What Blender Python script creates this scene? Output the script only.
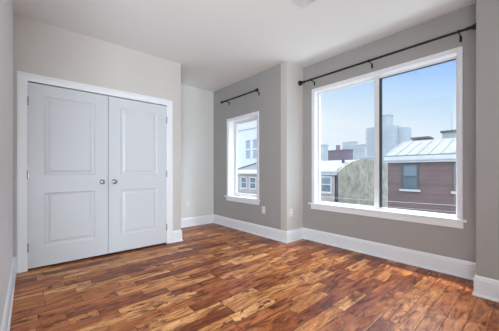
import bpy, bmesh, math, random
from mathutils import Vector, Matrix
random.seed(4)
scene = bpy.context.scene
C = scene.collection
for o in list(bpy.data.objects):
    bpy.data.objects.remove(o)

# ------------------------------------------------------------------ camera
YAW = 0.8502
cam_data = bpy.data.cameras.new('camera')
cam = bpy.data.objects.new('camera', cam_data)
C.objects.link(cam)
cam.location = (0, 0, 1.08)
cam.rotation_euler = (math.pi/2, 0, -(math.pi/2 - YAW))
cam_data.sensor_width = 36
cam_data.lens = 252.47/499*36
cam_data.shift_y = 5.7/499
cam_data.clip_start = 0.02
cam_data.clip_end = 1500
scene.camera = cam

# ------------------------------------------------------------------ view
vs = scene.view_settings
vs.view_transform = 'Standard'
vs.look = 'None'
vs.exposure = 0.50
vs.gamma = 1.0
vs.use_curve_mapping = False

# ------------------------------------------------------------------ sky
world = bpy.data.worlds.new('sky'); scene.world = world
world.use_nodes = True
nt = world.node_tree; nt.nodes.clear()
wo = nt.nodes.new('ShaderNodeOutputWorld')
bg = nt.nodes.new('ShaderNodeBackground'); bg.inputs['Strength'].default_value = 1.0
tc = nt.nodes.new('ShaderNodeTexCoord')
sep = nt.nodes.new('ShaderNodeSeparateXYZ')
rmp = nt.nodes.new('ShaderNodeValToRGB')
nt.links.new(tc.outputs['Generated'], sep.inputs[0])
# the sky pales towards the sun's side
dt = nt.nodes.new('ShaderNodeVectorMath'); dt.operation = 'DOT_PRODUCT'; dt.inputs[1].default_value = (0.47, 0.88, 0)
nt.links.new(tc.outputs['Generated'], dt.inputs[0])
ma = nt.nodes.new('ShaderNodeMath'); ma.operation = 'MULTIPLY_ADD'; ma.inputs[1].default_value = -0.40; ma.inputs[2].default_value = 0.40*0.62
nt.links.new(dt.outputs['Value'], ma.inputs[0])
mb_ = nt.nodes.new('ShaderNodeMath'); mb_.operation = 'ADD'
nt.links.new(ma.outputs[0], mb_.inputs[0]); nt.links.new(sep.outputs['Z'], mb_.inputs[1])
nt.links.new(mb_.outputs[0], rmp.inputs[0])
els = rmp.color_ramp.elements
els[0].position = 0.0; els[0].color = (0.66, 0.71, 0.76, 1)
els[1].position = 1.0; els[1].color = (1.6, 1.8, 2.1, 1)
for p, c in ((0.10, (0.65, 0.71, 0.765)), (0.20, (0.47, 0.60, 0.75)), (0.29, (0.32, 0.49, 0.76)), (0.36, (0.22, 0.41, 0.76)), (0.46, (0.20, 0.39, 0.76)), (0.62, (1.6, 1.8, 2.1))):
    e = els.new(p); e.color = (*c, 1)
nt.links.new(rmp.outputs[0], bg.inputs['Color'])
nt.links.new(bg.outputs[0], wo.inputs[0])

# ------------------------------------------------------------------ sun
sd = bpy.data.lights.new('sun', 'SUN'); sd.energy = 4.5; sd.angle = 0.012; sd.color = (1, 0.94, 0.84)
sun = bpy.data.objects.new('sun', sd); C.objects.link(sun)
sun.rotation_euler = Vector((-0.35, -0.95, -1.0)).to_track_quat('-Z', 'Y').to_euler()
sun.location = (10, 10, 20)

# unseen area lights: the first two are added behind the camera as fill
def area(name, loc, target, sx, sy, power, col):
    l = bpy.data.lights.new(name, 'AREA'); l.shape = 'RECTANGLE'; l.size = sx; l.size_y = sy
    l.energy = power; l.color = col
    o = bpy.data.objects.new(name, l); C.objects.link(o); o.location = loc
    o.rotation_euler = (Vector(target) - Vector(loc)).to_track_quat('-Z', 'Z').to_euler()
    return o
area('rear_fill', (-0.4, -2.5, 1.35), (0.5, 2.2, 3.1), 2.5, 2.4, 212, (0.81, 0.92, 1.0))
area('hall_fill', (-0.6, -0.4, 0.5), (0.1, 2.2, 2.7), 1.0, 0.5, 34, (0.84, 0.93, 1.0))
# fill lights added out of view outside the two windows to brighten the room
area('bay_fill', (5.2, 1.35, 3.8), (3.0, 1.5, 1.3), 2.0, 1.2, 230, (0.80, 0.92, 1.0))
area('low_fill', (4.6, 1.4, -1.2), (2.6, 1.6, 2.4), 2.2, 1.4, 62, (0.86, 0.94, 1.0))
area('narrow_fill', (4.9, 3.5, 3.6), (2.9, 3.5, 0.9), 1.0, 1.4, 55, (0.84, 0.93, 1.0))

# ------------------------------------------------------------------ materials
def mat(name, col, rough=0.5, metal=0.0, noise=0.0, nscale=8.0, bump=0.0, bscale=60.0, coat=0.0, spec=0.5):
    m = bpy.data.materials.new(name); m.use_nodes = True
    t = m.node_tree; b = t.nodes['Principled BSDF']
    b.inputs['Base Color'].default_value = (*col, 1)
    b.inputs['Roughness'].default_value = rough
    b.inputs['Metallic'].default_value = metal
    b.inputs['Coat Weight'].default_value = coat
    b.inputs['Specular IOR Level'].default_value = spec
    co = t.nodes.new('ShaderNodeTexCoord')
    if noise:
        n = t.nodes.new('ShaderNodeTexNoise'); n.inputs['Scale'].default_value = nscale
        n.inputs['Detail'].default_value = 5
        t.links.new(co.outputs['Object'], n.inputs['Vector'])
        r = t.nodes.new('ShaderNodeValToRGB')
        r.color_ramp.elements[0].position = 0.3; r.color_ramp.elements[1].position = 0.7
        r.color_ramp.elements[0].color = (*[max(0, c*(1-noise)) for c in col], 1)
        r.color_ramp.elements[1].color = (*[min(1, c*(1+noise)) for c in col], 1)
        t.links.new(n.outputs['Fac'], r.inputs[0]); t.links.new(r.outputs[0], b.inputs['Base Color'])
    if bump:
        n2 = t.nodes.new('ShaderNodeTexNoise'); n2.inputs['Scale'].default_value = bscale
        bp = t.nodes.new('ShaderNodeBump'); bp.inputs['Strength'].default_value = bump; bp.inputs['Distance'].default_value = 0.002
        t.links.new(co.outputs['Object'], n2.inputs['Vector'])
        t.links.new(n2.outputs['Fac'], bp.inputs['Height']); t.links.new(bp.outputs[0], b.inputs['Normal'])
    return m

M = {}
M['wall'] = mat('greige wall paint', (0.63, 0.60, 0.565), 0.6, noise=0.015, nscale=3, bump=0.15, bscale=220)
M['whitewall'] = mat('cool white wall paint', (0.80, 0.82, 0.835), 0.6, noise=0.01, nscale=3, bump=0.1, bscale=200)
M['farwall'] = mat('far wall paint brightened as lit', (0.74, 0.735, 0.715), 0.6, noise=0.01, nscale=3, bump=0.1, bscale=200)  # lighter than the closet wall: its stronger light is put into the colour
M['accent'] = mat('grey accent wall paint', (0.40, 0.39, 0.382), 0.6, noise=0.015, nscale=3, bump=0.15, bscale=220)
M['ceiling'] = mat('white ceiling paint', (0.82, 0.83, 0.825), 0.7, noise=0.01, nscale=2, bump=0.1, bscale=180)
M['trim'] = mat('white satin trim paint', (0.86, 0.885, 0.92), 0.35, bump=0.03, bscale=90)
M['door'] = mat('white door paint', (0.66, 0.69, 0.725), 0.38, bump=0.05, bscale=120)
M['vinyl'] = mat('white window vinyl', (0.80, 0.82, 0.84), 0.3, noise=0.01)
M['gasket'] = mat('dark window gasket', (0.06, 0.07, 0.08), 0.6, noise=0.1)
M['bronze'] = mat('dark bronze rod metal', (0.022, 0.020, 0.020), 0.38, metal=0.6, noise=0.2, nscale=30)
M['nickel'] = mat('satin nickel', (0.36, 0.35, 0.34), 0.3, metal=1.0, noise=0.06, nscale=40)
M['plate'] = mat('white plastic plate', (0.85, 0.84, 0.82), 0.35, noise=0.01)
M['slot'] = mat('dark socket slots', (0.05, 0.05, 0.05), 0.6, noise=0.1)
M['vent'] = mat('white enamelled vent metal', (0.78, 0.79, 0.79), 0.4, noise=0.01)
M['louvre'] = mat('grey vent louvre metal', (0.62, 0.63, 0.64), 0.45, noise=0.02)
M['cavity'] = mat('closet lining darkened as shade', (0.10, 0.09, 0.085), 0.9, noise=0.05)  # shade behind the door gaps put into a dark colour
M['roof'] = mat('pale standing seam roof', (0.27, 0.275, 0.27), 0.6, noise=0.10, nscale=1.5)
M['cornice'] = mat('pale painted cornice', (0.62, 0.65, 0.66), 0.6, noise=0.05, nscale=3)
M['sash'] = mat('weathered grey window frame', (0.085, 0.105, 0.115), 0.5, noise=0.08)
M['whitesash'] = mat('white painted window frame', (0.66, 0.69, 0.70), 0.5, noise=0.05)
M['housepane'] = mat('pale blinds behind old glass', (0.20, 0.245, 0.28), 0.3, noise=0.12, nscale=1.5)
M['darkpane'] = mat('dark house glass', (0.13, 0.18, 0.20), 0.12, noise=0.25, nscale=1.5)
M['sill'] = mat('limestone sill', (0.55, 0.55, 0.52), 0.7, noise=0.08)
M['slate'] = mat('dark plum brick mass', (0.20, 0.16, 0.19), 0.8, noise=0.12, nscale=0.4)
M['pale'] = mat('pale rendered masonry', (0.47, 0.50, 0.51), 0.8, noise=0.04, nscale=0.3)
M['haze'] = mat('tower cladding with haze tint', (0.40, 0.44, 0.46), 0.7, noise=0.04, nscale=0.05)  # distance haze put into the pale colour
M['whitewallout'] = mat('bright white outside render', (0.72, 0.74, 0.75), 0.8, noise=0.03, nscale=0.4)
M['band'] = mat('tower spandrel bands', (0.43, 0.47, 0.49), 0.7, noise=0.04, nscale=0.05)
M['greybld'] = mat('grey green cladding', (0.38, 0.43, 0.45), 0.7, noise=0.1, nscale=0.3)
M['bluewin'] = mat('far blue grey panes', (0.30, 0.38, 0.44), 0.3, noise=0.1)
M['asphalt'] = mat('street asphalt', (0.16, 0.16, 0.165), 0.9, noise=0.15, nscale=0.8)
M['cable'] = mat('weathered pale cable', (0.42, 0.42, 0.40), 0.7, noise=0.1)
M['metalbox'] = mat('galvanised rooftop metal', (0.34, 0.38, 0.39), 0.5, noise=0.1)
M['facing'] = mat('outside masonry of this house', (0.30, 0.22, 0.19), 0.85, noise=0.15, nscale=6)

def brick_mat(name, c1, c2, mortar, rot):
    m = bpy.data.materials.new(name); m.use_nodes = True
    t = m.node_tree; b = t.nodes['Principled BSDF']; b.inputs['Roughness'].default_value = 0.85
    co = t.nodes.new('ShaderNodeTexCoord'); mp = t.nodes.new('ShaderNodeMapping')
    mp.inputs['Rotation'].default_value = rot
    br = t.nodes.new('ShaderNodeTexBrick')
    br.inputs['Color1'].default_value = (*c1, 1); br.inputs['Color2'].default_value = (*c2, 1)
    br.inputs['Mortar'].default_value = (*mortar, 1); br.inputs['Scale'].default_value = 1
    br.inputs['Brick Width'].default_value = 0.22; br.inputs['Row Height'].default_value = 0.075
    br.inputs['Mortar Size'].default_value = 0.008
    n = t.nodes.new('ShaderNodeTexNoise'); n.inputs['Scale'].default_value = 1.3; n.inputs['Detail'].default_value = 6
    mx = t.nodes.new('ShaderNodeMix'); mx.data_type = 'RGBA'; mx.blend_type = 'MULTIPLY'; mx.inputs[0].default_value = 0.5
    r = t.nodes.new('ShaderNodeValToRGB'); r.color_ramp.elements[0].color = (0.7, 0.7, 0.72, 1); r.color_ramp.elements[1].color = (1, 1, 1, 1)
    r.color_ramp.elements[0].position = 0.35; r.color_ramp.elements[1].position = 0.65
    t.links.new(co.outputs['Object'], mp.inputs[0]); t.links.new(mp.outputs[0], br.inputs['Vector'])
    t.links.new(co.outputs['Object'], n.inputs['Vector']); t.links.new(n.outputs['Fac'], r.inputs[0])
    t.links.new(br.outputs['Color'], mx.inputs[6]); t.links.new(r.outputs[0], mx.inputs[7])
    t.links.new(mx.outputs[2], b.inputs['Base Color'])
    return m
M['brick'] = brick_mat('weathered mauve brick', (0.175, 0.115, 0.108), (0.205, 0.140, 0.130), (0.26, 0.215, 0.20), (math.pi/2, 0, math.pi/2))
M['redbrick'] = brick_mat('soft red brick', (0.36, 0.225, 0.22), (0.44, 0.30, 0.28), (0.48, 0.40, 0.38), (math.pi/2, 0, math.pi/2))

def stucco_mat():
    m = bpy.data.materials.new('stained stucco'); m.use_nodes = True
    t = m.node_tree; b = t.nodes['Principled BSDF']; b.inputs['Roughness'].default_value = 0.95
    co = t.nodes.new('ShaderNodeTexCoord'); mp = t.nodes.new('ShaderNodeMapping'); mp.inputs['Scale'].default_value = (1.0, 1.0, 1.0)
    n = t.nodes.new('ShaderNodeTexNoise'); n.inputs['Scale'].default_value = 1.6; n.inputs['Detail'].default_value = 9; n.inputs['Roughness'].default_value = 0.7
    r = t.nodes.new('ShaderNodeValToRGB'); e = r.color_ramp.elements
    e[0].position = 0.33; e[0].color = (0.21, 0.20, 0.155, 1); e[1].position = 0.66; e[1].color = (0.50, 0.47, 0.39, 1)
    k = e.new(0.5); k.color = (0.36, 0.34, 0.27, 1)
    t.links.new(co.outputs['Object'], mp.inputs[0]); t.links.new(mp.outputs[0], n.inputs['Vector'])
    t.links.new(n.outputs['Fac'], r.inputs[0]); t.links.new(r.outputs[0], b.inputs['Base Color'])
    return m
M['stucco'] = stucco_mat()

def glass_mat():
    m = bpy.data.materials.new('clear window glass'); m.use_nodes = True
    t = m.node_tree; t.nodes.clear()
    o = t.nodes.new('ShaderNodeOutputMaterial'); mx = t.nodes.new('ShaderNodeMixShader')
    tr = t.nodes.new('ShaderNodeBsdfTransparent'); tr.inputs[0].default_value = (0.96, 0.98, 0.985, 1)
    gl = t.nodes.new('ShaderNodeBsdfGlossy'); gl.inputs['Roughness'].default_value = 0.03
    mx.inputs[0].default_value = 0.05
    t.links.new(tr.outputs[0], mx.inputs[1]); t.links.new(gl.outputs[0], mx.inputs[2]); t.links.new(mx.outputs[0], o.inputs[0])
    return m
M['glass'] = glass_mat()

def floor_mat():
    m = bpy.data.materials.new('hand scraped acacia planks'); m.use_nodes = True
    t = m.node_tree; L = t.links.new; b = t.nodes['Principled BSDF']
    def N(k, **kw):
        n = t.nodes.new(k)
        for a, v in kw.items(): setattr(n, a, v)
        return n
    def math_(op, a, bb=None, clamp=False):
        n = N('ShaderNodeMath', operation=op, use_clamp=clamp)
        for i, v in enumerate((a, bb)):
            if v is None: continue
            if isinstance(v, (int, float)): n.inputs[i].default_value = v
            else: L(v, n.inputs[i])
        return n.outputs[0]
    def ramp(fac, stops, interp='LINEAR'):
        r = N('ShaderNodeValToRGB'); e = r.color_ramp.elements; r.color_ramp.interpolation = interp
        e[0].position = stops[0][0]; e[0].color = (*stops[0][1], 1)
        e[1].position = stops[-1][0]; e[1].color = (*stops[-1][1], 1)
        for p, c in stops[1:-1]:
            k = e.new(p); k.color = (*c, 1)
        L(fac, r.inputs[0]); return r.outputs[0]
    def mix(fac, a, bb, blend='MIX'):
        n = N('ShaderNodeMix', data_type='RGBA', blend_type=blend)
        if isinstance(fac, (int, float)): n.inputs[0].default_value = fac
        else: L(fac, n.inputs[0])
        for i, v in ((6, a), (7, bb)):
            if isinstance(v, tuple): n.inputs[i].default_value = (*v, 1)
            else: L(v, n.inputs[i])
        return n.outputs[2]
    co = N('ShaderNodeTexCoord'); sp = N('ShaderNodeSeparateXYZ'); L(co.outputs['Object'], sp.inputs[0])
    x, y = sp.outputs['X'], sp.outputs['Y']
    W = 0.108
    yr = math_('DIVIDE', math_('ADD', y, 10.035), W)
    row = math_('FLOOR', yr)
    fy = math_('SUBTRACT', yr, row)
    wn = N('ShaderNodeTexWhiteNoise', noise_dimensions='1D'); L(row, wn.inputs['W'])
    off = math_('MULTIPLY', wn.outputs['Value'], 37.0)
    u = math_('ADD', math_('DIVIDE', x, 0.50), math_('ADD', off, math_('MULTIPLY', row, 11.3)))
    vo = N('ShaderNodeTexVoronoi', voronoi_dimensions='1D'); vo.inputs['Scale'].default_value = 1; vo.inputs['Randomness'].default_value = 0.75
    L(u, vo.inputs['W'])
    ve = N('ShaderNodeTexVoronoi', voronoi_dimensions='1D', feature='DISTANCE_TO_EDGE'); ve.inputs['Scale'].default_value = 1; ve.inputs['Randomness'].default_value = 0.75
    L(u, ve.inputs['W'])
    cs = N('ShaderNodeSeparateColor'); L(vo.outputs['Color'], cs.inputs[0])
    tone, tone2, tone3 = cs.outputs[0], cs.outputs[1], cs.outputs[2]
    # grain coordinates: stretched along the plank, shifted per plank
    gv = N('ShaderNodeCombineXYZ')
    L(math_('ADD', math_('MULTIPLY', x, 3.2), math_('MULTIPLY', tone, 40.0)), gv.inputs[0])
    L(math_('ADD', math_('MULTIPLY', y, 17.0), math_('MULTIPLY', tone2, 30.0)), gv.inputs[1])
    L(math_('MULTIPLY', tone3, 20.0), gv.inputs[2])
    g1 = N('ShaderNodeTexNoise'); g1.inputs['Scale'].default_value = 1.0; g1.inputs['Detail'].default_value = 7; g1.inputs['Roughness'].default_value = 0.65; g1.inputs['Distortion'].default_value = 1.1
    L(gv.outputs[0], g1.inputs['Vector'])
    # larger figure: blotches and knots
    kv = N('ShaderNodeCombineXYZ')
    L(math_('ADD', math_('MULTIPLY', x, 6.5), math_('MULTIPLY', tone2, 25.0)), kv.inputs[0])
    L(math_('ADD', math_('MULTIPLY', y, 13.0), math_('MULTIPLY', tone, 17.0)), kv.inputs[1])
    g2 = N('ShaderNodeTexNoise'); g2.inputs['Scale'].default_value = 1.0; g2.inputs['Detail'].default_value = 5; g2.inputs['Roughness'].default_value = 0.6; g2.inputs['Distortion'].default_value = 1.6
    L(kv.outputs[0], g2.inputs['Vector'])
    base = ramp(tone, FLOOR_STOPS)
    fig = ramp(g1.outputs['Fac'], [(0.36, (0.30, 0.17, 0.13)), (0.45, (0.78, 0.70, 0.66)), (0.52, (1.02, 1.02, 1.02)), (0.64, (1.40, 1.60, 1.80))])
    col = mix(1.0, base, fig, 'MULTIPLY')
    blot = ramp(g2.outputs['Fac'], [(0.53, (0, 0, 0)), (0.62, (1, 1, 1))])
    col = mix(math_('MULTIPLY', blot, math_('MULTIPLY', math_('ADD', tone3, 0.25), 0.85)), col, (0.10, 0.028, 0.014))
    # seams
    sy = math_('MINIMUM', fy, math_('SUBTRACT', 1.0, fy))
    sy = math_('MULTIPLY', sy, W)
    sx = math_('MULTIPLY', ve.outputs['Distance'], 0.50)
    sm = math_('MINIMUM', sx, sy)
    seam = math_('SUBTRACT', 1.0, math_('DIVIDE', sm, 0.0048), clamp=True)
    col = mix(math_('MULTIPLY', seam, 0.9), col, (0.045, 0.018, 0.010))
    L(col, b.inputs['Base Color'])
    rr = N('ShaderNodeMapRange'); L(g1.outputs['Fac'], rr.inputs[0])
    rr.inputs[3].default_value = 0.24; rr.inputs[4].default_value = 0.42
    L(rr.outputs[0], b.inputs['Roughness'])
    hv = N('ShaderNodeCombineXYZ')
    L(math_('MULTIPLY', x, 2.5), hv.inputs[0]); L(math_('MULTIPLY', y, 16.0), hv.inputs[1]); L(math_('MULTIPLY', tone, 9.0), hv.inputs[2])
    h = N('ShaderNodeTexNoise'); h.inputs['Scale'].default_value = 1.5; h.inputs['Detail'].default_value = 3
    L(hv.outputs[0], h.inputs['Vector'])
    bev = math_('DIVIDE', sm, 0.006, clamp=True)
    hh = math_('ADD', math_('MULTIPLY', h.outputs['Fac'], 0.6), bev)
    bp = N('ShaderNodeBump'); bp.inputs['Strength'].default_value = 0.45; bp.inputs['Distance'].default_value = 0.0022
    L(hh, bp.inputs['Height']); L(bp.outputs[0], b.inputs['Normal'])
    b.inputs['Specular IOR Level'].default_value = 0.17
    b.inputs['Coat Weight'].default_value = 0.0
    return m
FLOOR_STOPS = [(0.0, (0.225, 0.055, 0.018)), (0.15, (0.30, 0.080, 0.025)), (0.40, (0.41, 0.128, 0.038)), (0.7, (0.52, 0.195, 0.060)), (1.0, (0.62, 0.28, 0.100))]
M['floor'] = floor_mat()

# ------------------------------------------------------------------ helpers
class MB:
    def __init__(s): s.bm = bmesh.new()
    def box(s, x0, x1, y0, y1, z0, z1, bev=0.0):
        x0, x1 = sorted((x0, x1)); y0, y1 = sorted((y0, y1)); z0, z1 = sorted((z0, z1))
        t = bmesh.new()
        bmesh.ops.create_cube(t, size=1)
        for v in t.verts:
            v.co = Vector(((x0+x1)/2 + v.co.x*(x1-x0), (y0+y1)/2 + v.co.y*(y1-y0), (z0+z1)/2 + v.co.z*(z1-z0)))
        if bev: bmesh.ops.bevel(t, geom=t.edges[:], offset=bev, segments=2, affect='EDGES', profile=0.6)
        s.merge(t); return s
    def merge(s, t):
        vm = {}
        for v in t.verts: vm[v] = s.bm.verts.new(v.co)
        for f in t.faces:
            try: s.bm.faces.new([vm[v] for v in f.verts])
            except ValueError: pass
        t.free()
    def poly(s, pts): s.bm.faces.new([s.bm.verts.new(p) for p in pts]); return s
    def prism(s, pts, vec):
        vec = Vector(vec); n = len(pts)
        a = [s.bm.verts.new(p) for p in pts]; b = [s.bm.verts.new(Vector(p)+vec) for p in pts]
        s.bm.faces.new(a); s.bm.faces.new(b[::-1])
        for i in range(n): s.bm.faces.new([a[(i+1) % n], a[i], b[i], b[(i+1) % n]])
        return s
    def lathe(s, prof, origin, axis, seg=24):
        # prof: (distance along axis, radius)
        axis = Vector(axis).normalized(); q = axis.to_track_quat('Z', 'Y'); o = Vector(origin)
        rings = []
        for d, r in prof:
            if r <= 1e-6: rings.append([s.bm.verts.new(o + axis*d)])
            else: rings.append([s.bm.verts.new(o + q @ Vector((r*math.cos(2*math.pi*i/seg), r*math.sin(2*math.pi*i/seg), d))) for i in range(seg)])
        for A, B in zip(rings, rings[1:]):
            for i in range(seg):
                j = (i+1) % seg
                if len(A) == 1 and len(B) == 1: continue
                if len(A) == 1: s.bm.faces.new([A[0], B[j], B[i]])
                elif len(B) == 1: s.bm.faces.new([A[i], A[j], B[0]])
                else: s.bm.faces.new([A[i], A[j], B[j], B[i]])
        for R, fl in ((rings[0], True), (rings[-1], False)):
            if len(R) > 1: s.bm.faces.new(R[::-1] if fl else R)
        return s
    def tube(s, pts, r, seg=12):
        P = [Vector(p) for p in pts]; rings = []
        for i, p in enumerate(P):
            d = (P[min(i+1, len(P)-1)] - P[max(i-1, 0)]).normalized()
            q = d.to_track_quat('Z', 'Y')
            rings.append([s.bm.verts.new(p + q @ Vector((r*math.cos(2*math.pi*k/seg), r*math.sin(2*math.pi*k/seg), 0))) for k in range(seg)])
        for A, B in zip(rings, rings[1:]):
            # match nearest vertex so that rings do not twist
            o = min(range(seg), key=lambda k: (B[k].co-A[0].co).length)
            for i in range(seg):
                s.bm.faces.new([A[i], A[(i+1) % seg], B[(i+1+o) % seg], B[(i+o) % seg]])
        s.bm.faces.new(rings[0][::-1]); s.bm.faces.new(rings[-1])
        return s
    def build(s, name, m, parent=None, smooth=False):
        bmesh.ops.recalc_face_normals(s.bm, faces=s.bm.faces[:])
        me = bpy.data.meshes.new(name)
        # keep the origin at the mesh's base centre
        xs = [v.co for v in s.bm.verts]
        lo = Vector((min(v.x for v in xs), min(v.y for v in xs), min(v.z for v in xs)))
        hi = Vector((max(v.x for v in xs), max(v.y for v in xs), max(v.z for v in xs)))
        s.bm.to_mesh(me); s.bm.free()
        if smooth:
            for p in me.polygons: p.use_smooth = True
        me.materials.append(m)
        o = bpy.data.objects.new(name, me); C.objects.link(o)
        if smooth:
            md = o.modifiers.new('edges', 'EDGE_SPLIT'); md.split_angle = math.radians(35)
        if parent: 
            o.parent = parent
            o.matrix_parent_inverse = Matrix.Translation(-wloc(parent))
        return o

def wloc(o):
    v = Vector(o.location)
    p = o.parent
    if p: return Vector((0, 0, 0)) if o.type == 'MESH' else v
    return v
def struct(name, mb, m, smooth=False):
    o = mb.build(name, m, None, smooth); o['kind'] = 'structure'; return o
def empty(name, loc=(0, 0, 0)):
    o = bpy.data.objects.new(name, None); o.empty_display_size = 0.1; C.objects.link(o); o.location = loc
    return o
def tag(o, label, cat, group=None):
    o['label'] = label; o['category'] = cat
    if group: o['group'] = group
    return o
def sempty(name, loc): 
    o = empty(name, loc); o['kind'] = 'structure'; return o

# ------------------------------------------------------------------ room shell
H = 2.7424
XL, YC, XC, YF = -0.116, 3.6444, 1.784, 4.4843      # left wall, closet front, closet corner, far wall
XW, YB, XB, YD = 2.9334, 2.4888, 3.3316, 0.3497     # window wall, bay corner, bay wall, pier corner
YR, XH, YL = -2.6, -1.7, 1.2                        # rear wall, hall side, end of left wall
T = 0.30
TB, TW = 0.13, 0.19     # wall thickness around the bay window and the narrow window
struct('floor', MB().box(XH-.2, XB+.12, YR-.2, YF+.2, -0.12, 0), M['floor'])
struct('ceiling', MB().box(XH-.2, XB+T, YR-.2, YF+.2, H, H+.2), M['ceiling'])
struct('wall_left', MB().box(XL-.14, XL, YL, YC+.1, 0, H), M['whitewall'])
struct('wall_hall_end', MB().box(XH-.14, XL-.14, YL, YL+.14, 0, H), M['accent'])
struct('wall_hall_side', MB().box(XH-.14, XH, YR, YL, 0, H), M['accent'])
# closet front with the double door opening
DX0, DX1, DH = -0.004, 1.559, 2.062
struct('wall_closet', MB().box(XL, DX0, YC, YC+.12, 0, H).box(DX1, XC, YC, YC+.12, 0, H).box(DX0, DX1, YC, YC+.12, DH, H), M['wall'])
struct('wall_closet_side', MB().box(XC-.12, XC, YC+.12, YF, 0, H), M['wall'])
struct('wall_closet_lining', MB().box(XL, XC-.12, YF-.05, YF, 0, H).box(XL, XL+.02, YC+.12, YF-.05, 0, H), M['cavity'])
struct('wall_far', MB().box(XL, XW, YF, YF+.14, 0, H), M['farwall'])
struct('wall_near', MB().box(0.9, XB+T, -.89, -.75, 0, H), M['wall'])  # unseen wall, placed to keep the rear light off the pier
struct('wall_rear', MB().box(XH-.14, XW+T, YR-.14, YR, 0, H), M['wall'])

SY0, SY1, SZ0, SZ1 = 3.142, 3.948, 0.602, 2.048     # small window opening
WY0, WY1, WZ0, WZ1 = 0.543, 2.266, 0.588, 2.306     # large window opening
mb = MB()
mb.box(XW, XW+TW, SY1, YF+.14, 0, H).box(XW, XW+TW, YB+.12, SY0, 0, H).box(XW, XW+TW, SY0, SY1, 0, SZ0-.03).box(XW, XW+TW, SY0, SY1, SZ1, H)
struct('wall_right', mb, M['accent'])
mb = MB()
mb.box(XB, XB+TB, WY1, YB+.001, 0, H).box(XB, XB+TB, YD, WY0, 0, H).box(XB, XB+TB, WY0, WY1, 0, WZ0-.03).box(XB, XB+TB, WY0, WY1, WZ1, H)
struct('wall_bay', mb, M['accent'])
struct('wall_bay_side', MB().box(XW, XB+TB, YB, YB+.12, 0, H), M['wall'])
struct('wall_pier', MB().box(XW, XB+T, -.75, YD, 0, H), M['accent'])
# outside: unseen slabs added over both windows to cut down the sun indoors
struct('sun_baffle_large', MB().box(XB+TB, 3.8316, WY0-.2, 3.3, WZ1+.12, WZ1+.22).box(XW+TW, XB+TB, YB+.12, 3.3, WZ1+.12, WZ1+.22), M['sill'])
struct('sun_baffle_small', MB().box(XW+TW, 3.54, SY0-.2, SY1+1.1, SZ1+.12, SZ1+.22, .01), M['sill'])

# baseboards: a mitred profile run along the chain of walls
PROF = [(0, 0), (.024, 0), (.024, .010), (.020, .020), (.015, .024), (.015, .142), (.011, .150), (.011, .160), (.006, .170), (0, .175)]
def base_run(pts, names):
    P = [Vector((a, b)) for a, b in pts]
    dirs = [(P[i+1]-P[i]).normalized() for i in range(len(P)-1)]
    nor = [Vector((d.y, -d.x)) for d in dirs]
    def off(i, k, o):       # vertex i on segment k, offset o
        if 0 < i < len(P)-1:
            n1, n2 = nor[i-1], nor[i]
            m = (n1+n2); m = m/ (m.dot(n1))
            return P[i] + m*o
        return P[i] + nor[k]*o
    for k, nm in enumerate(names):
        if nm is None: continue
        mb = MB(); rings = []
        for i in (k, k+1):
            rings.append([mb.bm.verts.new((*off(i, k, o), z)) for o, z in PROF])
        n = len(PROF)
        for j in range(n):
            mb.bm.faces.new([rings[0][j], rings[0][(j+1) % n], rings[1][(j+1) % n], rings[1][j]])
        mb.bm.faces.new(rings[0][::-1]); mb.bm.faces.new(rings[1])
        struct(nm, mb, M['trim'])
base_run([(XL, YL), (XL, YC-.001), (-.088, YC-.001)], ['baseboard_left', 'baseboard_corner'])
base_run([(1.647, YC), (XC, YC), (XC, YF), (XW, YF), (XW, YB), (XB, YB), (XB, YD), (XW, YD), (XW, -.75)],
         ['baseboard_closet', 'baseboard_closet_side', 'baseboard_far', 'baseboard_right', 'baseboard_bay_side', 'baseboard_bay', 'baseboard_pier_side', 'baseboard_pier'])

# closet door casing: mitred moulded frame
def casing_frame(mb, u0, u1, z1, w, fn, z0=0.0, closed=False):
    # moulded section: (position across width, thickness)
    sec = [(0, 0), (0, .013), (.1*w, .016), (.68*w, .018), (.74*w, .023), (.95*w, .024), (w, .018), (w, 0)]
    def path(a):   # offset a outward from the opening
        pts = [(u0-a, z0 - (a if closed else 0)), (u0-a, z1+a), (u1+a, z1+a), (u1+a, z0 - (a if closed else 0))]
        return pts
    cols = [[mb.bm.verts.new(fn(p[0], p[1], t)) for p in path(a)] for a, t in sec]
    n = len(sec)
    for j in range(n-1):
        for i in range(3 if not closed else 4):
            k = (i+1) % 4
            mb.bm.faces.new([cols[j][i], cols[j][k], cols[j+1][k], cols[j+1][i]])
    if not closed:
        for i in (0, 3):
            mb.bm.faces.new([cols[j][i] for j in range(n)])
    return mb
struct('trim_1', casing_frame(MB(), DX0, DX1, DH-.004, .084, lambda u, z, t: (u, YC - t, z)), M['trim'])
# door stop strips inside the jamb
struct('trim_2', MB().box(DX0, DX0+.004, YC-.005, YC+.12, 0, DH).box(DX1-.004, DX1, YC-.005, YC+.12, 0, DH).box(DX0, DX1, YC-.005, YC+.12, DH-.004, DH+.002), M['trim'])

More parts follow.
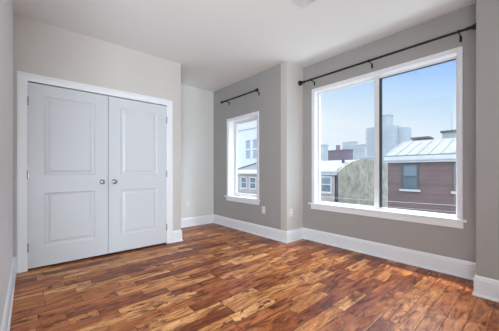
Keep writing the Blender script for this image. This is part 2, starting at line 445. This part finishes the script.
def closet_door(name, x0, x1, px, knob_x, hinge_x):
    z0, z1 = 0.020, DH-.016
    yf = YC - 0.004; th = 0.038
    xs = [x0, px[0], px[1], x1]
    zs = [z0, 0.235, 0.838, 1.034, 1.920, z1]
    mb = MB(); V = {}
    def v(x, z, y):
        k = (round(x, 5), round(z, 5), round(y, 5))
        if k not in V: V[k] = mb.bm.verts.new((x, y, z))
        return V[k]
    for i in range(3):
        for j in range(5):
            a, b, c, d = xs[i], xs[i+1], zs[j], zs[j+1]
            if i == 1 and j in (1, 3):
                rings = [(0, 0), (.008, .006), (.016, .010), (.034, .011), (.060, .003), (.064, .003)]
                R = [[v(a+o, c+o, yf+e), v(b-o, c+o, yf+e), v(b-o, d-o, yf+e), v(a+o, d-o, yf+e)] for o, e in rings]
                for A, B in zip(R, R[1:]):
                    for k in range(4): mb.bm.faces.new([A[k], A[(k+1) % 4], B[(k+1) % 4], B[k]])
                mb.bm.faces.new(R[-1])
            else:
                mb.bm.faces.new([v(a, c, yf), v(b, c, yf), v(b, d, yf), v(a, d, yf)])
    # edges and back
    per = [(x, z0) for x in xs] + [(x1, z) for z in zs[1:]] + [(x, z1) for x in xs[::-1][1:]] + [(x0, z) for z in zs[::-1][1:-1]]
    n = len(per)
    for k in range(n):
        p, q = per[k], per[(k+1) % n]
        mb.bm.faces.new([v(p[0], p[1], yf), v(q[0], q[1], yf), v(q[0], q[1], yf+th), v(p[0], p[1], yf+th)])
    mb.bm.faces.new([v(p[0], p[1], yf+th) for p in per])
    d = struct(name, mb, M['door'])
    kp = [(0, .030), (.004, .031), (.007, .028), (.009, .013), (.022, .011), (.030, .016), (.038, .025), (.048, .0285), (.057, .025), (.062, .015), (.064, 0)]
    MB().lathe(kp, (knob_x, yf, 0.945), (0, -1, 0), 28).build('door_knob', M['nickel'], d, True)
    for z in (0.248, 1.04, 1.842):
        h = MB()
        h.lathe([(-.050, .003), (-.046, .006), (.046, .006), (.050, .003)], (hinge_x, yf-.006, z), (0, 0, 1), 12)
        h.box(hinge_x-.010, hinge_x+.010, yf-.004, yf-.0005, z-.045, z+.045)
        h.build('hinge', M['nickel'], d)
    return d
closet_door('door_1', 0.0015, 0.7745, (0.136, 0.632), 0.705, -0.001)
closet_door('door_2', 0.7805, 1.5535, (0.922, 1.420), 0.846, 1.556)

# ------------------------------------------------------------------ windows
def window(name, x, y0, y1, z0, z1, depth, slider, ft):
    w = sempty(name, (x, (y0+y1)/2, z0))
    # interior casing on three sides
    mb = MB()
    casing_frame(mb, y0, y1, z1, .046, lambda u, z, t: (x - t*.8, u, z), z0)
    mb.build('window_casing', M['trim'], w)
    # jamb lining
    j = MB(); g = .010
    j.box(x-.001, x+depth, y0-.012, y0+g*.4, z0, z1).box(x-.001, x+depth, y1-g*.4, y1+.012, z0, z1).box(x-.001, x+depth, y0, y1, z1-g*.4, z1+.012)
    j.build('jamb', M['trim'], w)
    # stool and apron
    st = MB(); st.box(x-.001, x+depth, y0+.001, y1-.001, z0-.026, z0-.0005); st.box(x-.026, x-.001, y0-.078, y1+.105 if slider else y1+.125, z0-.026, z0, .006)
    st.build('window_stool', M['trim'], w)
    ap = MB(); ap.box(x-.019, x-.001, y0-.050, y1+.060, z0-.092, z0-.036, .002); ap.box(x-.023, x-.001, y0-.050, y1+.060, z0-.036, z0-.026, .003)
    ap.build('apron', M['trim'], w)
    xf = x+depth
    fr = MB()
    def frame(mb, a, b, c, d, t, xa, xb, tt=None, bv=.003):
        tt = tt or t
        mb.box(xa, xb, a, a+t, c, d, bv).box(xa, xb, b-t, b, c, d, bv).box(xa, xb, a+t, b-t, c, c+tt, bv).box(xa, xb, a+t, b-t, d-tt, d, bv)
    frame(fr, y0, y1, z0, z1, ft, xf-.030, xf+.010)
    if slider:
        fr.box(xf-.026, xf+.006, 1.352, 1.412, z0+.02, z1-.02, .004)
    fr.build('window_frame', M['vinyl'], w)
    gk = MB()
    if slider:
        # left pane and right sash with its dark edge and insect screen frame
        gk.box(xf-.018, xf+.006, 1.322, 1.350, z0+ft, z1-ft)
        gk.box(xf-.022, xf+.006, y0+ft, 1.34, z1-ft-.007, z1-ft+.001)
        gk.build('gasket', M['gasket'], w)
        MB().box(xf-.008, xf-.004, 1.40, y1-ft+.004, z0+ft-.004, z1-ft+.004).build('pane', M['glass'], w)
        MB().box(xf-.002, xf+.002, y0+ft-.004, 1.36, z0+ft-.004, z1-ft+.004).build('pane', M['glass'], w)
    else:
        s = MB(); frame(s, y0+ft, y1-ft, z0+ft, z1-ft, .030, xf-.015, xf+.006)
        s.build('sash', M['vinyl'], w)
        MB().box(xf-.006, xf-.002, y0+ft+.026, y1-ft-.026, z0+ft+.026, z1-ft-.026).build('pane', M['glass'], w)
        gk.box(xf-.014, xf-.010, y1-ft-.012, y1-ft-.004, z0+ft, z1-ft)  # grey strip added for the shaded left sash stile, not a seal
        gk.build('gasket', M['metalbox'], w)
    return w
window('window_1', XB, WY0, WY1, WZ0, WZ1, .115, True, .024)
window('window_2', XW, SY0, SY1, SZ0, SZ1, .160, False, .026)

# ------------------------------------------------------------------ curtain rods
def rod(name, x, wallx, ya, yb, z, brackets, label, flange):
    r = empty(name, (wallx, (ya+yb)/2, z))
    MB().lathe([(0, .0125), (yb-ya, .0125)], (x, ya, z), (0, 1, 0), 20).build('pole', M['bronze'], r, True)
    for s, y in ((-1, ya), (1, yb)):
        if flange:
            p = [(-.075, .0125), (-.073, .018), (-.058, .018), (-.056, .0145), (-.034, .017), (-.004, .031), (.008, .038), (.026, .038), (.031, .031), (.033, 0)]
        else:
            p = [(-.012, .0105), (-.010, .016), (-.002, .016), (0, .012), (.006, .019), (.016, .025), (.028, .025), (.038, .018), (.042, 0)]
        MB().lathe(p, (x, y, z), (0, s, 0), 24).build('finial', M['bronze'], r, True)
    for y in brackets:
        b = MB()
        b.tube([(x, y, z-.006), (x+.03, y, z-.010), (wallx-.030, y, z-.010), (wallx-.016, y, z-.014), (wallx-.010, y, z-.024), (wallx-.007, y, z-.052)], .0060, 10)
        b.lathe([(-.010, .0155), (-.007, .018), (.007, .018), (.010, .0155)], (x, y, z), (0, 1, 0), 18)
        b.box(wallx-.006, wallx-.0005, y-.011, y+.011, z-.070, z-.012, .002)
        b.build('bracket', M['bronze'], r)
    tag(r, label, 'curtain rod')
    return r
rod('curtain_rod', 3.232, XB, .386, 2.452, 2.472, (2.270, 1.400, .515), 'long dark bronze curtain rod spanning the bay above the large window', True)
rod('curtain_rod', 2.850, XW, 3.075, 4.045, 2.425, (3.935, 3.095), 'short dark bronze curtain rod above the narrow window near the far corner', False)

# ------------------------------------------------------------------ outlets
def outlet(axis, a, b, z, label):
    # axis 'x': plate on a wall facing -X at x=a, centred y=b ; axis 'y': wall facing -Y at y=a, centred x=b
    e = empty('wall_outlet', (a, b, z) if axis == 'x' else (b, a, z))
    def bx(mb, u0, u1, z0, z1, t0, t1, bv=0):
        if axis == 'x': mb.box(a-t1, a-t0, b+u0, b+u1, z+z0, z+z1, bv)
        else: mb.box(b+u0, b+u1, a-t1, a-t0, z+z0, z+z1, bv)
        return mb
    bx(MB(), -.036, .036, -.058, .058, .0004, .006, .002).build('cover_plate', M['plate'], e)
    for s in (-1, 1):
        o = bx(MB(), -.017, .017, s*.024-.014, s*.024+.014, .006, .008, .0008).build('socket', M['plate'], e)
        k = MB(); bx(k, -.009, -.006, s*.024-.003, s*.024+.007, .008, .0084); bx(k, .006, .009, s*.024-.003, s*.024+.005, .008, .0084); bx(k, -.002, .002, s*.024-.010, s*.024-.006, .008, .0084)
        k.build('slot', M['slot'], o)
    tag(e, label, 'outlet', 'wall outlets above the baseboard')
outlet('x', XW, 2.985, .440, 'white wall outlet on the grey wall just right of the narrow window')
outlet('y', YB, 3.030, .445, 'white wall outlet on the narrow lit face of the bay corner')
outlet('y', YF, 2.335, .450, 'faint white wall outlet on the pale far wall behind the closet corner')

# ------------------------------------------------------------------ ceiling vent
vx0, vx1, vy0, vy1 = 1.80, 2.112, 1.268, 1.580
v = empty('ceiling_vent', ((vx0+vx1)/2, (vy0+vy1)/2, H))
def ring(mb, o0, zA, o1, zB, th=.0015):
    A = [(vx0+o0, vy0+o0), (vx1-o0, vy0+o0), (vx1-o0, vy1-o0), (vx0+o0, vy1-o0)]
    B = [(vx0+o1, vy0+o1), (vx1-o1, vy0+o1), (vx1-o1, vy1-o1), (vx0+o1, vy1-o1)]
    L = []
    for q, z in ((A, zA), (B, zB), (B, zB+th), (A, zA+th)):
        L.append([mb.bm.verts.new((p[0], p[1], z)) for p in q])
    for i in range(4):
        for k in range(4):
            mb.bm.faces.new([L[i][k], L[i][(k+1) % 4], L[(i+1) % 4][(k+1) % 4], L[(i+1) % 4][k]])
    return mb
fr = MB(); ring(fr, 0, H-.004, .004, H-.010); ring(fr, .004, H-.010, .030, H-.011); ring(fr, .030, H-.011, .036, H-.003)
fr.build('vent_frame', M['vent'], v)
for k in range(4):
    ring(MB(), .034+k*.028, H-.022+.002*k, .054+k*.028, H-.006).build('louvre', M['louvre'], v)
MB().box(vx0+.03, vx1-.03, vy0+.03, vy1-.03, H-.0022, H-.0006).build('duct_mouth', M['slot'], v)
tag(v, 'square white louvred air vent set in the ceiling near the bay', 'air vent')

# ------------------------------------------------------------------ outside
GZ = -6.5
struct('ground', MB().box(4.2, 420, -120, 260, GZ-.5, GZ), M['asphalt'])
struct('exterior_wall_below', MB().box(XW+.05, XB+T, YR, YF+.1, GZ, -.14), M['facing'])

def house_window(par, x, y0, y1, z0, z1, frame_m, pane_m, lower_m=None, sill=True):
    f = MB(); t = .075
    f.box(x-.05, x+.02, y0, y0+t, z0, z1).box(x-.05, x+.02, y1-t, y1, z0, z1).box(x-.05, x+.02, y0+t, y1-t, z1-t*1.2, z1).box(x-.05, x+.02, y0+t, y1-t, z0, z0+t*.8)
    zm = (z0+z1)/2
    f.box(x-.03, x+.02, y0+t, y1-t, zm-.03, zm+.03)
    o = f.build('window', frame_m, par)
    MB().box(x-.012, x-.002, y0+t, y1-t, zm+.03, z1-t*1.2).build('pane', pane_m, o)
    MB().box(x-.012, x-.002, y0+t, y1-t, z0+t*.8, zm-.03).build('pane', lower_m or pane_m, o)
    if sill: MB().box(x-.10, x+.02, y0-.08, y1+.08, z0-.10, z0).build('sill', M['sill'], o)
    return o

# brick house with seamed pale roof across the street
bh = empty('brick_house', (14, 1, GZ))
MB().prism([(14, 5.10, GZ), (19.4, 5.10, GZ), (19.4, 5.10, 1.6), (16.7, 5.10, 2.68), (14, 5.10, 1.62)], (0, -12, 0)).build('wall', M['brick'], bh)
rf = MB()
rf.prism([(13.80, 5.22, 1.80), (16.7, 5.22, 2.74), (19.6, 5.22, 1.75), (19.6, 5.22, 1.80), (16.7, 5.22, 2.82), (13.80, 5.22, 1.87)], (0, -12.3, 0))
for k in range(26):
    y = 5.15 - k*.46
    rf.prism([(13.80, y, 1.86), (16.7, y, 2.81), (16.7, y, 2.84), (13.80, y, 1.89)], (0, -.05, 0))
rf.build('roof', M['roof'], bh)
MB().box(13.76, 14.02, -6.95, 5.20, 1.60, 1.80, .03).box(13.84, 14.02, -6.95, 5.16, 1.50, 1.60, .02).build('cornice', M['cornice'], bh)
for y0, y1 in ((3.72, 4.44), (1.66, 2.40), (-.40, .34), (-2.4, -1.66)):
    house_window(bh, 13.99, y0, y1, .20, 1.46, M['sash'], M['housepane'], M['darkpane'])
    
tag(bh, 'mauve brick house with pale sloped metal roof seen across the street', 'house')
t = MB().box(18.2, 19.1, 4.35, 5.20, 2.35, 3.10, .02).box(18.1, 19.2, 4.28, 5.27, 3.10, 3.20, .02).build('brick_chimney', M['slate'])
tag(t, 'low wide dark chimney behind the pale metal roof ridge', 'chimney')
rb = empty('rooftop_cabin', (17.6, 3, 2.2))
MB().box(17.2, 19.0, 2.45, 3.46, 2.72, 3.20, .01).build('cabin_wall', M['metalbox'], rb)
MB().box(17.1, 19.1, 2.38, 3.53, 3.20, 3.30, .01).build('cabin_roof', M['sash'], rb)
tag(rb, 'grey metal rooftop cabin above the pale metal roof', 'roof cabin')
t = MB().lathe([(0, .05), (.03, .05), (.03, .018), (1.0, .012), (1.0, 0)], (17.7, 3.13, 3.30), (0, 0, 1), 10).build('vent_pipe', M['metalbox'])
tag(t, 'thin grey mast standing on top of the rooftop cabin', 'mast')

# stucco sided row house
sh = empty('stucco_row_house', (18, 13, GZ))
side = [(18, 10.25, GZ), (27.9, 10.25, GZ), (27.9, 10.25, 1.80), (26.2, 10.25, 1.98), (24.5, 10.25, 2.10), (22.0, 10.25, 2.16), (20.55, 10.25, 1.90), (19.4, 10.25, 1.55), (18, 10.25, .98)]
MB().prism(side, (0, .16, 0)).build('party_wall', M['stucco'], sh)
MB().box(18, 18.2, 10.25, 16.5, GZ, 1.0).box(27.7, 27.9, 10.41, 16.5, GZ, 1.75).box(18.2, 27.7, 16.3, 16.5, GZ, 1.0).build('wall', M['redbrick'], sh)
MB().prism([(18.0, 10.41, 1.0), (20.5, 10.41, 1.78), (22.2, 10.41, 2.0), (27.9, 10.41, 1.70), (27.9, 10.41, 1.80), (22.2, 10.41, 2.12), (20.5, 10.41, 1.90), (18.0, 10.41, 1.12)], (0, 6.1, 0)).build('roof', M['roof'], sh)
MB().box(17.72, 18.02, 10.16, 16.5, .98, 1.16, .03).box(17.84, 18.02, 10.18, 16.5, .78, .98, .02).build('cornice', M['cornice'], sh)
for y0 in (10.68, 12.9, 15.0):
    house_window(sh, 17.99, y0, y0+.98, -.62, .66, M['whitesash'], M['housepane'], M['darkpane'])
MB().lathe([(GZ*-1*0, .045), (7.2, .045)], (17.93, 10.20, GZ+.2), (0, 0, 1), 10).build('downpipe', M['sash'], sh)
tag(sh, 'row house with stained beige stucco side and red brick front', 'house')
t = MB().lathe([(0, .12), (.30, .12), (.31, .17), (.38, .17), (.42, 0)], (20.2, 10.9, 1.72), (0, 0, 1), 14).build('roof_vent', M['sash'])
tag(t, 'small dark vent on the pale roof of the stucco row house', 'roof vent')

# second row house, seen through the narrow window
nh = empty('cottage_row_house', (18, 21.5, GZ))
MB().box(18, 26, 17.0, 27.0, GZ, .80).build('wall', M['redbrick'], nh)
MB().prism([(17.8, 17.0, .88), (22.5, 17.0, 1.18), (26.1, 17.0, .95), (26.1, 17.0, 1.05), (22.5, 17.0, 1.30), (17.8, 17.0, .98)], (0, 10, 0)).build('roof', M['roof'], nh)
MB().box(17.70, 18.02, 17.0, 27.0, .78, .98, .03).build('cornice', M['whitesash'], nh)
for k in range(6):
    y0 = 17.9 + k*1.52
    house_window(nh, 17.99, y0, y0+1.0, -.80, .46, M['whitesash'], M['darkpane'], M['darkpane'])
tag(nh, 'low brick row house with white cornice seen through the narrow window', 'house')
# dark sloping parapet with vent post behind it
t = empty('sloping_parapet', (21.6, 22.5, 1.3))
MB().prism([(21.5, 18.2, 1.30), (21.5, 27.0, 1.30), (21.5, 27.0, 1.31), (21.5, 18.2, 2.95)], (.25, 0, 0)).build('parapet_wall', M['pale'], t)
MB().prism([(21.4, 18.2, 2.95), (21.4, 27.0, 1.31), (21.4, 27.0, 1.42), (21.4, 18.2, 3.07)], (.45, 0, 0)).build('coping', M['sash'], t)
tag(t, 'pale sloping parapet with dark coping behind the low brick row house roof', 'parapet')
t = MB().lathe([(0, .05), (1.5, .05), (1.52, .10), (1.60, .10), (1.66, 0)], (20.9, 22.3, 1.22), (0, 0, 1), 12).build('flue_pipe', M['sash'])
tag(t, 'thin dark flue pipe rising beside the sloping parapet', 'flue')

# large white building far behind, arched lintels over paired windows
wb = empty('white_apartment_building', (34, 46, GZ))
MB().box(34, 50, 34.0, 66.0, GZ, 9.9).build('wall', M['whitewallout'], wb)
MB().box(33.8, 34.1, 33.9, 66.1, 9.7, 10.05, .05).build('cornice', M['whitesash'], wb)
for r in range(2):
    for k, y0 in enumerate((36.35, 38.55, 44.5, 46.7, 52.6, 54.8)):
        z0 = 5.85 - r*2.05
        f = MB(); f.box(33.93, 34.02, y0-.10, y0+1.35, z0+1.40, z0+1.56); f.box(33.96, 34.02, y0-.1, y0+1.35, z0-.12, z0)
        f.box(33.97, 34.02, y0, y0+.08, z0, z0+1.4).box(33.97, 34.02, y0+1.17, y0+1.25, z0, z0+1.4).box(33.97, 34.02, y0, y0+1.25, z0+.66, z0+.72)
        o = f.build('window', M['bluewin'], wb)
        MB().box(33.985, 34.0-.001, y0+.08, y0+1.17, z0+.03, z0+1.38).build('pane', M['haze'], o)
tag(wb, 'tall white apartment building with small windows beyond the narrow window', 'building')

def block(name, x0, x1, y0, y1, z1, wall_m, label, rows, cols, pane_m, wz=1.6, cap=.3, z_low=0.0):
    b = empty(name, ((x0+x1)/2, (y0+y1)/2, GZ))
    MB().box(x0, x1, y0, y1, GZ, z1).build('wall', wall_m, b)
    MB().box(x0-.2, x1+.2, y0-.2, y1+.2, z1, z1+cap).build('parapet', wall_m, b)
    dz = (z1 - z_low)/rows; dy = (y1-y0)/cols
    for r in range(rows):
        for c in range(cols):
            zc = z_low + dz*(r+.5); yc = y0 + dy*(c+.5)
            MB().box(x0-.06, x0+.05, yc-dy*.28, yc+dy*.28, zc-dz*.25, zc+dz*.25).build('window', pane_m, b)
    tag(b, label, 'building'); return b
block('dark_brick_block', 70, 73, 36.3, 43.0, 7.2, M['slate'], 'flat roofed dark plum brick block behind the stucco row house', 1, 1, M['slate'], z_low=2)
t = MB().box(70.5, 71.7, 39.6, 40.4, 7.5, 9.0, .05).build('brick_chimney', M['slate']); tag(t, 'small chimney on the dark plum brick block', 'chimney')
block('grey_block', 60, 62, 37.9, 44.0, 8.0, M['greybld'], 'grey block with paned windows at the left edge of the large window', 3, 4, M['pale'])
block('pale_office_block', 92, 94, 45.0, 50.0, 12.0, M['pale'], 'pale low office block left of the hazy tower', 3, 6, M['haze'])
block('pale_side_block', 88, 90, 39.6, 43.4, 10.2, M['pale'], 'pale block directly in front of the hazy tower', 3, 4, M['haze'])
block('low_white_block', 50, 53, 21.0, 24.5, 3.6, M['pale'], 'low white block between the stucco house and the tower', 1, 4, M['haze'])
# hazy tower: rounded body, set back drum
tw = empty('hazy_tower', (186, 72, GZ))
def slab(mb, cx, cy, rx, ry, z0, z1, n=10):
    pts = [(cx+rx*math.copysign(abs(math.cos(a))**.6, math.cos(a)), cy+ry*math.copysign(abs(math.sin(a))**.6, math.sin(a)), z0) for a in [2*math.pi*(i+.5)/(2*n) for i in range(2*n)]]
    mb.prism(pts, (0, 0, z1-z0))
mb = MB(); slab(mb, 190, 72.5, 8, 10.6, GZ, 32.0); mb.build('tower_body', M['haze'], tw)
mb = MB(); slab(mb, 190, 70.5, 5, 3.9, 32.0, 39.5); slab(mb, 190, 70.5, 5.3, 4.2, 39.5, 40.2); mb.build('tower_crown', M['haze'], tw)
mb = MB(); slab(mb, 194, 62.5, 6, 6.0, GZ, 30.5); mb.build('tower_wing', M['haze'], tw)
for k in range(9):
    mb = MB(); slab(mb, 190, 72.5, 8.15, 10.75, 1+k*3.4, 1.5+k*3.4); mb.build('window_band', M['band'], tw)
tag(tw, 'tall tower coloured pale blue grey for haze behind the window mullion', 'tower')

# utility cables crossing in front of the houses
def cable(z, label, x=12.0, r=.012, sl=-.02):
    pts = []
    for i in range(25):
        s = i/24; y = -6 + 22*s
        pts.append((x, y, z + sl*(y-4) - .25*(1-(2*s-1)**2)*.6))
    t = MB().tube(pts, r, 8).build('utility_cable', M['cable'])
    tag(t, label, 'cable')
cable(-.10, 'topmost of the pale utility cables strung in front of the brick house')
cable(-.38, 'lowest of the pale utility cables strung in front of the brick house', x=12.3, r=.009)
